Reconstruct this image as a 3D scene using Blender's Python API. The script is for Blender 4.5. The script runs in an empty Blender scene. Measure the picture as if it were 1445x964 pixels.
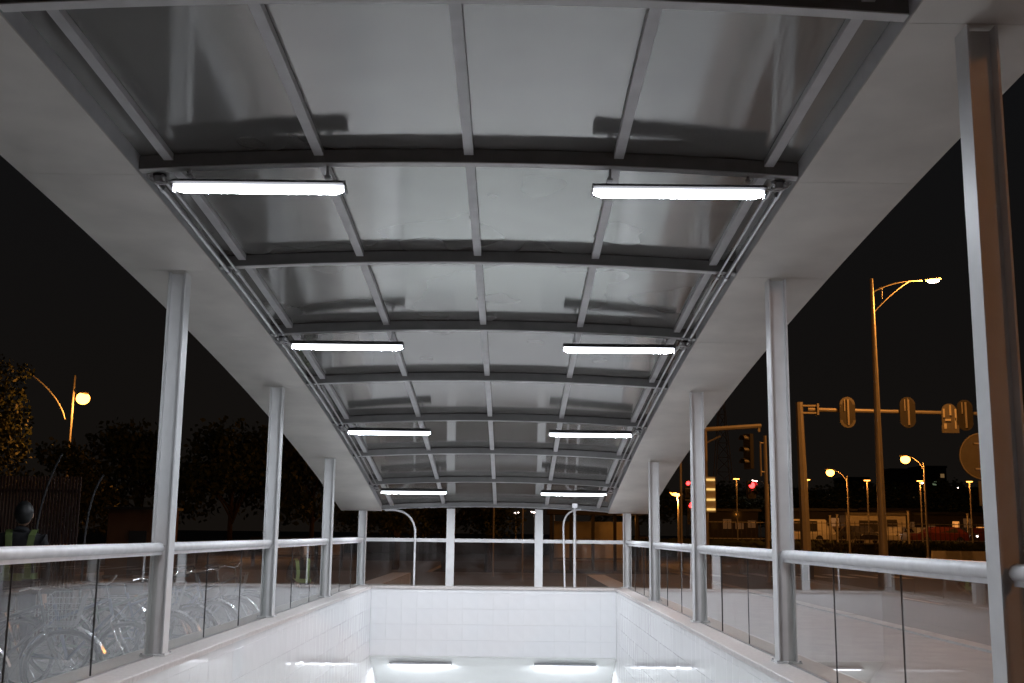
import bpy, math, random
from mathutils import Vector, Matrix
random.seed(7)
S = bpy.context.scene
C = S.collection
R = math.radians

# ------------------------------------------------------------------ camera
YAW, PITCH, ROLL, FPX = -.0008, .1712, .0116, 1565.4
CAM = Vector((.3204, 0, 1.0426))
cy, sy, cp, sp, cr, sr = math.cos(YAW), math.sin(YAW), math.cos(PITCH), math.sin(PITCH), math.cos(ROLL), math.sin(ROLL)
_R0 = Vector((cy, -sy, 0)); FW = Vector((cp*sy, cp*cy, sp)); _U0 = Vector((-sp*sy, -sp*cy, cp))
RT = _R0*cr+_U0*sr; UP = _U0*cr-_R0*sr
cam = bpy.data.objects.new('camera', bpy.data.cameras.new('camera')); C.objects.link(cam); S.camera = cam
m = Matrix.Identity(4)
for i in range(3):
    m[i][0], m[i][1], m[i][2], m[i][3] = RT[i], UP[i], -FW[i], CAM[i]
cam.matrix_world = m
cam.data.lens = FPX/1445*36; cam.data.clip_end = 3000; cam.data.clip_start = .05
def _ray(u, v): return FW+RT*((u-722.5)/FPX)-UP*((v-482)/FPX)
def at(u, v, y):                      # point of the place seen at (u, v) of the photograph, y metres ahead
    d = _ray(u, v); return CAM+d*(y/d.y)

# ------------------------------------------------------------------ sky
w = bpy.data.worlds.new('World'); S.world = w; w.use_nodes = True
wt = w.node_tree; wt.nodes.clear()
sky = wt.nodes.new('ShaderNodeTexSky'); sky.sky_type = 'NISHITA'; sky.sun_disc = False
sky.sun_elevation = R(-5); sky.sun_rotation = R(160)
bg = wt.nodes.new('ShaderNodeBackground'); bg.inputs[1].default_value = .02
b2 = wt.nodes.new('ShaderNodeBackground'); b2.inputs[1].default_value = .85      # the town's glow on the night air
tc = wt.nodes.new('ShaderNodeTexCoord'); sx = wt.nodes.new('ShaderNodeSeparateXYZ'); rp = wt.nodes.new('ShaderNodeValToRGB')
rp.color_ramp.elements[0].position = 0; rp.color_ramp.elements[0].color = (.0055, .0043, .0034, 1)
rp.color_ramp.elements[1].position = .45; rp.color_ramp.elements[1].color = (.0035, .0040, .0048, 1)
ad = wt.nodes.new('ShaderNodeAddShader'); wo = wt.nodes.new('ShaderNodeOutputWorld')
L = wt.links.new
L(tc.outputs['Generated'], sx.inputs[0]); L(sx.outputs['Z'], rp.inputs[0]); L(rp.outputs[0], b2.inputs[0])
L(sky.outputs[0], bg.inputs[0]); L(bg.outputs[0], ad.inputs[0]); L(b2.outputs[0], ad.inputs[1]); L(ad.outputs[0], wo.inputs[0])
S.view_settings.view_transform = 'Standard'; S.view_settings.look = 'None'
S.view_settings.exposure = .5; S.view_settings.gamma = 1
S.render.engine = 'CYCLES'
S.cycles.use_denoising = True
S.cycles.max_bounces = 10; S.cycles.diffuse_bounces = 5; S.cycles.glossy_bounces = 5; S.cycles.transparent_max_bounces = 24
S.cycles.sample_clamp_indirect = 4; S.cycles.caustics_reflective = False; S.cycles.caustics_refractive = False

# ------------------------------------------------------------------ materials
def mat(name, col, rough=.5, metal=0, noise=0, scale=8, bump=0, spec=.5, col2=None, detail=5, coat=0, stretch=None):
    m = bpy.data.materials.new(name); m.use_nodes = True; t = m.node_tree; b = t.nodes['Principled BSDF']
    b.inputs['Base Color'].default_value = (*col, 1); b.inputs['Roughness'].default_value = rough
    b.inputs['Metallic'].default_value = metal; b.inputs['Specular IOR Level'].default_value = spec
    b.inputs['Coat Weight'].default_value = coat
    if noise or col2 or bump:
        tc = t.nodes.new('ShaderNodeTexCoord'); n = t.nodes.new('ShaderNodeTexNoise')
        n.inputs['Scale'].default_value = scale; n.inputs['Detail'].default_value = detail
        mp = t.nodes.new('ShaderNodeMapping'); t.links.new(tc.outputs['Object'], mp.inputs[0])
        if stretch: mp.inputs['Scale'].default_value = stretch
        t.links.new(mp.outputs[0], n.inputs['Vector'])
        r = t.nodes.new('ShaderNodeValToRGB'); r.color_ramp.elements[0].position = .3; r.color_ramp.elements[1].position = .7
        c2 = col2 or tuple(c*(1-noise) for c in col)
        r.color_ramp.elements[0].color = (*c2, 1); r.color_ramp.elements[1].color = (*col, 1)
        t.links.new(n.outputs['Fac'], r.inputs[0]); t.links.new(r.outputs[0], b.inputs['Base Color'])
        if bump:
            n2 = t.nodes.new('ShaderNodeTexNoise'); n2.inputs['Scale'].default_value = scale*6; n2.inputs['Detail'].default_value = 4
            t.links.new(mp.outputs[0], n2.inputs['Vector'])
            bp = t.nodes.new('ShaderNodeBump'); bp.inputs['Strength'].default_value = bump; bp.inputs['Distance'].default_value = .01
            t.links.new(n2.outputs['Fac'], bp.inputs['Height']); t.links.new(bp.outputs[0], b.inputs['Normal'])
    return m
def emit(name, col, s):
    m = bpy.data.materials.new(name); m.use_nodes = True; t = m.node_tree; t.nodes.clear()
    e = t.nodes.new('ShaderNodeEmission'); e.inputs[0].default_value = (*col, 1); e.inputs[1].default_value = s
    o = t.nodes.new('ShaderNodeOutputMaterial'); t.links.new(e.outputs[0], o.inputs[0]); return m
def glassmat(name, ior=1.5, rough=.0, tint=(.93, .96, .94), dirt=.03):
    m = bpy.data.materials.new(name); m.use_nodes = True; t = m.node_tree; t.nodes.clear(); N = t.nodes.new; K = t.links.new
    tr = N('ShaderNodeBsdfTransparent'); tr.inputs[0].default_value = (*tint, 1)
    g = N('ShaderNodeBsdfGlossy'); g.inputs['Roughness'].default_value = rough
    df = N('ShaderNodeBsdfDiffuse'); df.inputs[0].default_value = (.6, .6, .6, 1)
    tcn = N('ShaderNodeTexCoord'); ns = N('ShaderNodeTexNoise'); ns.inputs['Scale'].default_value = 3; ns.inputs['Detail'].default_value = 8
    mp = N('ShaderNodeMapRange'); mp.inputs['From Min'].default_value = .35; mp.inputs['From Max'].default_value = .75
    mp.inputs['To Min'].default_value = dirt*.4; mp.inputs['To Max'].default_value = dirt*1.8
    K(tcn.outputs['Object'], ns.inputs['Vector']); K(ns.outputs['Fac'], mp.inputs[0])
    fr = N('ShaderNodeFresnel'); fr.inputs[0].default_value = ior
    geo = N('ShaderNodeNewGeometry'); sw = N('ShaderNodeMix'); sw.data_type = 'FLOAT'      # same reflectance from either side of the pane
    sw.inputs[2].default_value = ior; sw.inputs[3].default_value = 1/ior
    K(geo.outputs['Backfacing'], sw.inputs[0]); K(sw.outputs[0], fr.inputs[0])
    d2 = N('ShaderNodeMath'); d2.operation = 'MULTIPLY'; d2.inputs[1].default_value = 2; a1 = N('ShaderNodeMath'); a1.inputs[1].default_value = 1
    dv = N('ShaderNodeMath'); dv.operation = 'DIVIDE'; K(fr.outputs[0], d2.inputs[0]); K(fr.outputs[0], a1.inputs[0]); K(d2.outputs[0], dv.inputs[0]); K(a1.outputs[0], dv.inputs[1])
    m0 = N('ShaderNodeMixShader'); m1 = N('ShaderNodeMixShader'); o = N('ShaderNodeOutputMaterial')
    K(mp.outputs[0], m0.inputs[0]); K(tr.outputs[0], m0.inputs[1]); K(df.outputs[0], m0.inputs[2])
    K(dv.outputs[0], m1.inputs[0]); K(m0.outputs[0], m1.inputs[1]); K(g.outputs[0], m1.inputs[2]); K(m1.outputs[0], o.inputs[0])
    return m
def sheetmat():
    # twin-wall polycarbonate: milky body, fine flutes, strong grazing reflections
    m = bpy.data.materials.new('polycarbonate'); m.use_nodes = True; t = m.node_tree; t.nodes.clear(); N = t.nodes.new; K = t.links.new
    df = N('ShaderNodeBsdfDiffuse'); tl = N('ShaderNodeBsdfTranslucent'); tr = N('ShaderNodeBsdfTransparent')
    tc = N('ShaderNodeTexCoord'); ns = N('ShaderNodeTexNoise'); ns.inputs['Scale'].default_value = .9; ns.inputs['Detail'].default_value = 2
    r = N('ShaderNodeValToRGB'); r.color_ramp.elements[0].color = (.24, .238, .23, 1); r.color_ramp.elements[1].color = (.38, .375, .36, 1)
    r.color_ramp.elements[0].position = .25; r.color_ramp.elements[1].position = .75
    K(tc.outputs['Object'], ns.inputs['Vector'])
    mp = N('ShaderNodeMapping'); mp.inputs['Scale'].default_value = (60, 1.2, 1); fl = N('ShaderNodeTexNoise'); fl.inputs['Scale'].default_value = 1; fl.inputs['Detail'].default_value = 3
    K(tc.outputs['Object'], mp.inputs[0]); K(mp.outputs[0], fl.inputs['Vector'])
    mx = N('ShaderNodeMix'); mx.data_type = 'FLOAT'; mx.inputs[0].default_value = 0; K(ns.outputs['Fac'], mx.inputs[2]); K(fl.outputs['Fac'], mx.inputs[3])
    K(mx.outputs[0], r.inputs[0]); K(r.outputs[0], df.inputs[0])
    rr = N('ShaderNodeMapRange'); rr.inputs['From Min'].default_value = .3; rr.inputs['From Max'].default_value = .7; rr.inputs['To Min'].default_value = .075; rr.inputs['To Max'].default_value = .11
    K(mx.outputs[0], rr.inputs[0])
    tl.inputs[0].default_value = (.2, .2, .2, 1); tr.inputs[0].default_value = (.8, .8, .8, 1)
    g = N('ShaderNodeBsdfAnisotropic'); g.inputs['Roughness'].default_value = .09; g.inputs['Anisotropy'].default_value = .35
    g.inputs['Color'].default_value = (.93, .925, .90, 1)
    K(rr.outputs[0], g.inputs['Roughness'])
    cx = N('ShaderNodeCombineXYZ'); cx.inputs[0].default_value = 1; K(cx.outputs[0], g.inputs['Tangent'])
    fr = N('ShaderNodeFresnel'); fr.inputs[0].default_value = 2.7
    a = N('ShaderNodeMixShader'); a.inputs[0].default_value = .35; K(df.outputs[0], a.inputs[1]); K(tl.outputs[0], a.inputs[2])
    b = N('ShaderNodeMixShader'); b.inputs[0].default_value = .25; K(a.outputs[0], b.inputs[1]); K(tr.outputs[0], b.inputs[2])
    c = N('ShaderNodeMixShader'); K(fr.outputs[0], c.inputs[0]); K(b.outputs[0], c.inputs[1]); K(g.outputs[0], c.inputs[2])
    o = N('ShaderNodeOutputMaterial'); K(c.outputs[0], o.inputs[0]); return m
M = dict(
    steel=mat('painted_steel', (.66, .66, .66), .52, noise=.12, scale=5, bump=.06),
    purlin=mat('purlin_paint', (.58, .58, .59), .4, noise=.15, scale=6, bump=.05),
    beam=mat('beam_shaded', (.20, .195, .19), .4, noise=.2, scale=6),  # colour darkened for the shade on the beams' front faces
    soffit=mat('soffit_plate', (.80, .775, .73), .5, noise=.24, scale=1.3, bump=.05, detail=10),
    rail=mat('rail_steel', (.64, .64, .65), .42, metal=.05, noise=.15, scale=10),
    tile=mat('glazed_tile', (.72, .72, .725), .06, noise=.04, scale=3, spec=.6),
    grout=mat('grout', (.80, .80, .80), .7),
    ceil=mat('white_plaster', (.82, .84, .82), .6, noise=.04, scale=2),
    coping=mat('coping_granite', (.58, .54, .52), .45, col2=(.47, .44, .42), scale=30, bump=.08),
    step=mat('stair_granite', (.62, .61, .60), .5, noise=.12, scale=30),
    galv=mat('galvanised', (.45, .45, .46), .35, metal=.8, noise=.2, scale=12),
    housing=mat('fixture_housing', (.04, .04, .045), .6),
    capm=mat('fixture_cap', (.75, .75, .78), .4),
    cable=mat('white_cable', (.55, .55, .55), .5),
    asphalt=mat('asphalt', (.06, .058, .055), .75, col2=(.035, .035, .035), scale=3, bump=.3),
    paving=mat('paving', (.27, .25, .23), .7, col2=(.19, .18, .17), scale=2.5, bump=.2),
    kerb=mat('kerb_stone', (.36, .35, .33), .7, noise=.3, scale=5, bump=.2),
    soil=mat('soil', (.07, .055, .04), .95, noise=.5, scale=9, bump=.5),
    paintw=mat('road_paint', (.6, .6, .58), .6, noise=.3, scale=6),
    pole=mat('lamp_pole', (.42, .40, .37), .45, metal=.3, noise=.15, scale=4),
    dark=mat('dark_metal', (.04, .04, .04), .45),
    sign=mat('sign_back', (.17, .165, .16), .5, noise=.25, scale=5),
    signw=mat('sign_white', (.7, .68, .62), .5, noise=.2, scale=3),
    bark=mat('bark', (.09, .065, .045), .9, noise=.4, scale=12, bump=.5),
    leaf=mat('leaf', (.06, .08, .025), .6, noise=.5, scale=1.2),
    leaf2=mat('leaf_dark', (.045, .07, .03), .6, noise=.5, scale=1.2),
    hedge=mat('hedge_leaf', (.05, .07, .03), .7, noise=.5, scale=2),
    rubber=mat('rubber', (.02, .02, .02), .7),
    chrome=mat('chrome', (.6, .6, .62), .2, metal=1),
    glass=glassmat('clear_glass'),
    sheet=sheetmat(),
    tube=emit('tube_glow', (.88, .91, 1.0), 4), tubedown=emit('tube_glow_down', (.86, .915, 1.0), 270),
    sodium=emit('sodium_glow', (1, .36, .05), 9),
    lampw=emit('lamp_white_glow', (1, .72, .5), 40),
    farw=emit('far_white_glow', (1, .80, .72), 14),
    red=emit('red_signal', (1, .03, .03), 6),
    wingl=emit('lit_window', (.75, 1, .6), .10),
    win2=emit('lit_window_warm', (1, .6, .25), .10),
)
def paint(name, col, rough=.3): return mat(name, col, rough, noise=.08, scale=4, coat=.5)

# ------------------------------------------------------------------ mesh helpers
class MB:
    def __init__(s): s.v = []; s.f = []; s.m = []; s.mi = 0
    def add(s, vs, fs):
        o = len(s.v); s.v += [tuple(p) for p in vs]; s.f += [tuple(i+o for i in f) for f in fs]; s.m += [s.mi]*len(fs); return s
    def box(s, x0, x1, y0, y1, z0, z1):
        return s.hexa([(x0, y0, z0), (x1, y0, z0), (x1, y1, z0), (x0, y1, z0), (x0, y0, z1), (x1, y0, z1), (x1, y1, z1), (x0, y1, z1)])
    def hexa(s, p):
        return s.add(p, [(3, 2, 1, 0), (4, 5, 6, 7), (0, 1, 5, 4), (1, 2, 6, 5), (2, 3, 7, 6), (3, 0, 4, 7)])
    def tube(s, pts, r, n=8, cap=True, r1=None):
        pts = [Vector(p) for p in pts]; k = len(pts); vs = []; nrm = None
        for i, p in enumerate(pts):
            d = (pts[min(i+1, k-1)]-pts[max(i-1, 0)]).normalized()
            if nrm is None:
                nrm = d.cross(Vector((0, 0, 1)) if abs(d.z) < .9 else Vector((1, 0, 0))).normalized()
            nrm = (nrm-d*nrm.dot(d)).normalized(); b = d.cross(nrm)
            rr = r if r1 is None else r+(r1-r)*i/(k-1)
            for j in range(n):
                a = 2*math.pi*j/n; vs.append(p+(nrm*math.cos(a)+b*math.sin(a))*rr)
        fs = [(i*n+j, i*n+(j+1) % n, (i+1)*n+(j+1) % n, (i+1)*n+j) for i in range(k-1) for j in range(n)]
        if cap: fs += [tuple(range(n-1, -1, -1)), tuple(range((k-1)*n, k*n))]
        return s.add(vs, fs)
    def ring(s, c, rad, r, ax, n=28, k=6):           # torus round axis ax
        c = Vector(c); ax = Vector(ax).normalized(); u = ax.orthogonal().normalized(); v = ax.cross(u); vs = []
        for i in range(n):
            a = 2*math.pi*i/n; d = u*math.cos(a)+v*math.sin(a)
            for j in range(k):
                b = 2*math.pi*j/k; vs.append(c+d*(rad+r*math.cos(b))+ax*r*math.sin(b))
        return s.add(vs, [(i*k+j, ((i+1) % n)*k+j, ((i+1) % n)*k+(j+1) % k, i*k+(j+1) % k) for i in range(n) for j in range(k)])
    def disc(s, c, rx, rz, th, n=24, z0=-9, z1=9):   # upright plate facing -y, clipped between heights
        c = Vector(c); P = []
        for i in range(n):
            a = 2*math.pi*i/n; P.append((c.x+rx*math.cos(a), max(z0, min(z1, c.z+rz*math.sin(a)))))
        vs = [(x, c.y, z) for x, z in P]+[(x, c.y+th, z) for x, z in P]
        return s.add(vs, [tuple(range(n)), tuple(range(2*n-1, n-1, -1))]+[(i, n+i, n+(i+1) % n, (i+1) % n) for i in range(n)])
    def ball(s, c, rx, ry, rz, n=12, k=8):
        c = Vector(c); vs = [c+Vector((rx*math.sin(math.pi*j/k)*math.cos(2*math.pi*i/n), ry*math.sin(math.pi*j/k)*math.sin(2*math.pi*i/n), rz*math.cos(math.pi*j/k))) for j in range(1, k) for i in range(n)]
        t = len(vs); vs += [c+Vector((0, 0, rz)), c-Vector((0, 0, rz))]
        fs = [(j*n+i, (j+1)*n+i, (j+1)*n+(i+1) % n, j*n+(i+1) % n) for j in range(k-2) for i in range(n)]
        fs += [(t, i, (i+1) % n) for i in range(n)]+[(t+1, (k-2)*n+(i+1) % n, (k-2)*n+i) for i in range(n)]
        return s.add(vs, fs)
    def mesh(s, name, mats, smooth=False):
        me = bpy.data.meshes.new(name); me.from_pydata(s.v, [], s.f)
        for q in (mats if isinstance(mats, (list, tuple)) else [mats]): me.materials.append(q)
        for p, i in zip(me.polygons, s.m): p.material_index = i
        if smooth:
            me.polygons.foreach_set('use_smooth', [True]*len(me.polygons))
            try: me.set_sharp_from_angle(angle=R(40))
            except Exception: pass
        me.update(); return me
    def build(s, name, mats, parent=None, smooth=False, loc=None):
        return link(name, s.mesh(name, mats, smooth), parent, loc)
def link(name, me, parent=None, loc=None):
    o = bpy.data.objects.new(name, me); C.objects.link(o)
    if parent: o.parent = parent
    if loc: o.location = loc
    return o
def tag(o, label=None, cat=None, group=None, kind=None):
    for k, v in (('label', label), ('category', cat), ('group', group), ('kind', kind)):
        if v: o[k] = v
    return o
def thing(name, label, cat, loc=(0, 0, 0), rz=0, group=None):
    o = bpy.data.objects.new(name, None); C.objects.link(o); o.location = loc; o.rotation_euler = (0, 0, rz); o.empty_display_size = .2
    return tag(o, label, cat, group)
def dup(o, loc=None, rz=None, label=None, parent=None):
    c = o.copy(); C.objects.link(c)
    if parent: c.parent = parent
    for ch in list(o.children): dup(ch, parent=c)
    if loc is not None: c.location = loc
    if rz is not None: c.rotation_euler = (0, 0, rz)
    if label: c['label'] = label
    return c
def arc(p0, p1, p2, n=8):
    p0, p1, p2 = Vector(p0), Vector(p1), Vector(p2)
    return [p0*(1-t)**2+p1*2*t*(1-t)+p2*t*t for t in [i/n for i in range(n+1)]]

# ------------------------------------------------------------------ levels
G = -.46                       # street level; 0 is the top of the coping
YB, SB = 7.40, 2.18            # cross beams
def yb(k): return YB+SB*k
def yp(k): return 9.6401+4.3074*(k-1)/2-(.06 if k == -1 else 0)      # canopy posts
def zs(y): return 1.538e-5*y**3-4.8113e-3*y*y+1.515e-3*y+3.7452 if y > 0 else 3.7452-4.8e-3*y*y
A_, B_, WP = 2.283, 3.11, 2.65
K0, K1 = -4, 7
YE = yb(K1)

# ------------------------------------------------------------------ ground
def sheet(name, quads, m, z, **k):
    b = MB()
    for x0, x1, y0, y1 in quads: b.add([(x0, y0, z), (x1, y0, z), (x1, y1, z), (x0, y1, z)], [(0, 1, 2, 3)])
    return tag(b.build(name, m), kind='structure')
HX = 2.95
sheet('ground', [(-1500, -HX, -400, 2500), (HX, 1500, -400, 2500), (-HX, HX, -400, .9), (-HX, HX, 23.0, 2500)], M['soil'], G-.124)
def slab(name, x0, x1, y0, y1, z0, z1, m, kind='structure'):
    b = MB(); b.box(x0, x1, y0, y1, z0, z1); return tag(b.build(name, m), kind=kind)
slab('pavement', HX, 6.75, -40, 44, G-.12, G, M['paving'])
slab('pavement', -14, -HX, -40, 60, G-.12, G, M['paving'])
slab('pavement', -HX, HX, -40, .9, G-.12, G-.002, M['paving'])
slab('pavement', -HX, HX, 23.0, 44, G-.12, G-.002, M['paving'])
kb = tag(MB().build('kerb', M['kerb']), kind='structure')
kst = MB(); kst.box(-.14, .14, 0, .985, G-.12, G+.03); kme = kst.mesh('kerb_stone', M['kerb'])
for i in range(60):
    o = link('kerb_stone', kme, kb, (6.90, -14+i, random.uniform(-.006, .006)))
sheet('road', [(7.05, 30, -300, 52)], M['asphalt'], G-.118)
sheet('cross_road', [(-300, 300, 52, 66)], M['asphalt'], G-.114)
sheet('lane_marking', [(11-.07, 11+.07, y, y+3) for y in range(-20, 34, 6)]+[(15-.07, 15+.07, y, y+3) for y in range(-20, 34, 6)]+[(7.3+i*1.1, 7.8+i*1.1, 45.5, 49.5) for i in range(19)], M['paintw'], G-.108)
sheet('verge', [(30.3, 80, -60, 50)], M['soil'], G-.1)
slab('terrace', -20, 300, 88, 240, G-.2, G+1.0, M['asphalt'])

# ------------------------------------------------------------------ stairwell
tm = MB()                       # glazed tile, 0.3 m, chamfered, face towards +x, centre of its back at the origin
h, c_, t_ = .1494, .0018, .010
tm.add([(0, -h, -h), (0, h, -h), (0, h, h), (0, -h, h), (t_-.0015, -h, -h), (t_-.0015, h, -h), (t_-.0015, h, h), (t_-.0015, -h, h),
        (t_, -h+c_, -h+c_), (t_, h-c_, -h+c_), (t_, h-c_, h-c_), (t_, -h+c_, h-c_)],
       [(0, 1, 5, 4), (1, 2, 6, 5), (2, 3, 7, 6), (3, 0, 4, 7), (4, 5, 9, 8), (5, 6, 10, 9), (6, 7, 11, 10), (7, 4, 8, 11), (8, 9, 10, 11)])
tile_full = tm.mesh('tile', M['tile'])
tm2 = MB(); tm2.add([(x, y, z*.25) for x, y, z in tm.v], tm.f); tile_half = tm2.mesh('tile', M['tile'])
def tile_wall(parent, p0, udir, nrm, ulen, rows, keep):
    # p0: top corner of the wall face; udir along; tiles in rows going down; the largest in view are parts, the rest one part
    rz = math.atan2(nrm[1], nrm[0]); cells = []
    n = int(round(ulen/.3)); z = p0[2]
    for r_ in range(rows):
        hh = .075 if r_ == 0 else .3
        for i in range(n):
            c = Vector(p0)+Vector(udir)*(.15+.3*i); c.z = z-hh/2
            if keep == 'end': cells.append((0, c, r_))
            else:
                seen = c.y > 7.4 and (CAM.z-c.z)/c.y < .145
                cells.append((c.y if seen else 1000+c.y, c, r_))
        z -= hh
    cells.sort(key=lambda q: q[0]); rest = MB()
    for j, (_, c, r_) in enumerate(cells):
        me = tile_half if r_ == 0 else tile_full
        tilt = Matrix.Rotation(rz, 4, 'Z') @ Matrix.Rotation(random.gauss(0, .0035), 4, 'Y') @ Matrix.Rotation(random.gauss(0, .0045), 4, 'Z')
        if j < 300:
            o = link('tile', me, parent); o.matrix_basis = Matrix.Translation(c) @ tilt
        else:
            src = tm2 if r_ == 0 else tm
            rest.add([c+(tilt @ Vector(v)) for v in src.v], src.f)
    if rest.v: tag(rest.build('tile_field', M['tile'], parent), kind='stuff')
WX = 2.40; Y0 = 1.0
def side_wall(s, label):
    t = thing('stairwell_wall', label, 'wall')
    x0, x1 = sorted((s*(WX+.012), s*2.9))
    MB().box(x0, x1, Y0, 31, -7, -.05).build('wall_core', M['grout'], t)
    n = 15; ys = [Y0+(YE+.18-Y0)*i/n for i in range(n+1)]
    for i in range(n):
        a, b = sorted((s*(WX-.015), s*2.93)); y0, y1 = ys[i]+.0015, ys[i+1]-.0015
        if i == n-1: y1 = 22.27
        e = .006
        m_ = MB(); m_.box(a, b, y0, y1, -.049, -e); m_.hexa([(a, y0, -e), (b, y0, -e), (b, y1, -e), (a, y1, -e), (a+e, y0+e/2, 0), (b-e, y0+e/2, 0), (b-e, y1-e/2, 0), (a+e, y1-e/2, 0)])
        m_.build('coping_stone', M['coping'], t)
    tile_wall(t, (s*(WX+.012), Y0+.1, -.052), (0, 1, 0), (-s, 0, 0), 29.7, 12, 'side')
side_wall(-1, 'white tiled stairwell wall with stone coping on the left, below the bicycle side glass')
side_wall(1, 'white tiled stairwell wall with stone coping on the right, below the road side glass')
t = thing('stairwell_wall', 'white tiled end wall of the stairwell across the far end under the end glazing', 'wall')
YW = 22.30
MB().box(-WX-.01, WX+.01, YW+.012, YW+.25, -1.327, -.05).build('wall_core', M['grout'], t)
for i in range(5):
    x0 = -2.93+5.86*i/5; MB().box(x0+.0015, x0+5.86/5-.0015, YW-.02, YE+.18, -.05, 0).build('coping_stone', M['coping'], t)
tile_wall(t, (-WX, YW+.012, -.052), (1, 0, 0), (0, -1, 0), 4.8, 5, 'end')
# sloping ceiling of the passage, its steps below
b = MB(); b.hexa([(-WX, YW+.02, -1.35), (WX, YW+.02, -1.35), (WX, 31, -5.70), (-WX, 31, -5.70), (-WX, YW+.02, -1.30), (WX, YW+.02, -1.30), (WX, 31, -5.5), (-WX, 31, -5.5)])
tag(b.build('passage_ceiling', M['ceil']), kind='structure')
b = MB()
def flight(y, z, n):
    for i in range(n): b.box(-WX+.003, WX-.003, y+.3*i, y+.3*(i+1), z-.15*(i+1)-.3, z-.15*(i+1)); 
    return y+.3*n, z-.15*n
tag(MB().box(-2.9, 2.9, .6, Y0, -7, G-.13).build('stair_head', M['step']), kind='structure')
y, z = flight(Y0, G, 12); b.box(-WX+.003, WX-.003, y, 12, z-.3, z-.001); y, z = flight(12, z, 11); b.box(-WX+.003, WX-.003, y, 21.6, z-.3, z-.001); flight(21.6, z, 20)
tag(b.build('stairs', M['step']), kind='structure')
slab('passage_reflector_wall', -WX, WX, 27.3, 27.4, -9, -3.2, M['ceil'])  # unseen white wall set close to brighten the roof's reflections

# ------------------------------------------------------------------ canopy
can = thing('stair_canopy', 'white steel and polycarbonate arched canopy sloping down over the stairwell', 'canopy')
def hpost(x, y, z1, name='post', m='steel', tw=.155, td=.15):
    b = MB(); e = .012
    for s in (-1, 1): b.box(min(s*tw/2, s*(tw/2-e)), max(s*tw/2, s*(tw/2-e)), -td/2, td/2, 0, z1)
    b.box(-tw/2+e, tw/2-e, -.005, .005, 0, z1-.001)
    o = b.build(name, M[m], can, loc=(x, y, 0.0005))
    MB().box(-tw/2-.03, tw/2+.03, -td/2-.03, td/2+.03, 0, .012).build('base_plate', M[m], o)
    for bx in (-1, 1):
        for by in (-1, 1): MB().tube([(bx*(tw/2+.016), by*(td/2+.016), .012), (bx*(tw/2+.016), by*(td/2+.016), .024)], .009, 6).build('bolt', M['galv'], o)
    return o
for k in (-3, -1, 1, 3, 5, 7):
    y = yp(k)
    for s in (-1, 1): hpost(s*WP, y, zs(y)-.045)
for x in (-WP/3, WP/3):
    b = MB(); b.box(-.08, .08, -.06, .06, 0, zs(YE)+.03); b.build('post', M['steel'], can, loc=(x, yp(7), 0))
def arch(x, rise=.075): return rise*(1-(x/A_)**2)
NX = 14
for k in range(K0, K1+1):
    y = yb(k); z = zs(y); b = MB(); vs = []
    for i in range(NX+1):
        x = -A_+2*A_*i/NX; zb = z+arch(x); d = .035
        vs += [(x, y-d, zb), (x, y+d, zb-.0), (x, y+d, zb+.092), (x, y-d, zb+.092)]
    fs = [(i*4+j, i*4+(j+1) % 4, (i+1)*4+(j+1) % 4, (i+1)*4+j) for i in range(NX) for j in range(4)]+[(3, 2, 1, 0), (NX*4, NX*4+1, NX*4+2, NX*4+3)]
    b.add(vs, fs); b.build('cross_beam', M['beam'], can)
    # pale strip for the lamp-lit underside of the box beam
    f = MB(); vs = []
    for i in range(NX+1):
        x = -A_+.001+(2*A_-.002)*i/NX; zb = z+arch(x); d = .042
        vs += [(x, y-d, zb-.008), (x, y+d, zb-.008), (x, y+d, zb-.0005), (x, y-d, zb-.0005)]
    f.add(vs, fs); f.build('beam_lit_underside', M['steel'], can)
PX = [-2.08, -1.04, 0, 1.04, 2.08]; EX = [-A_]+PX+[A_]
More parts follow.
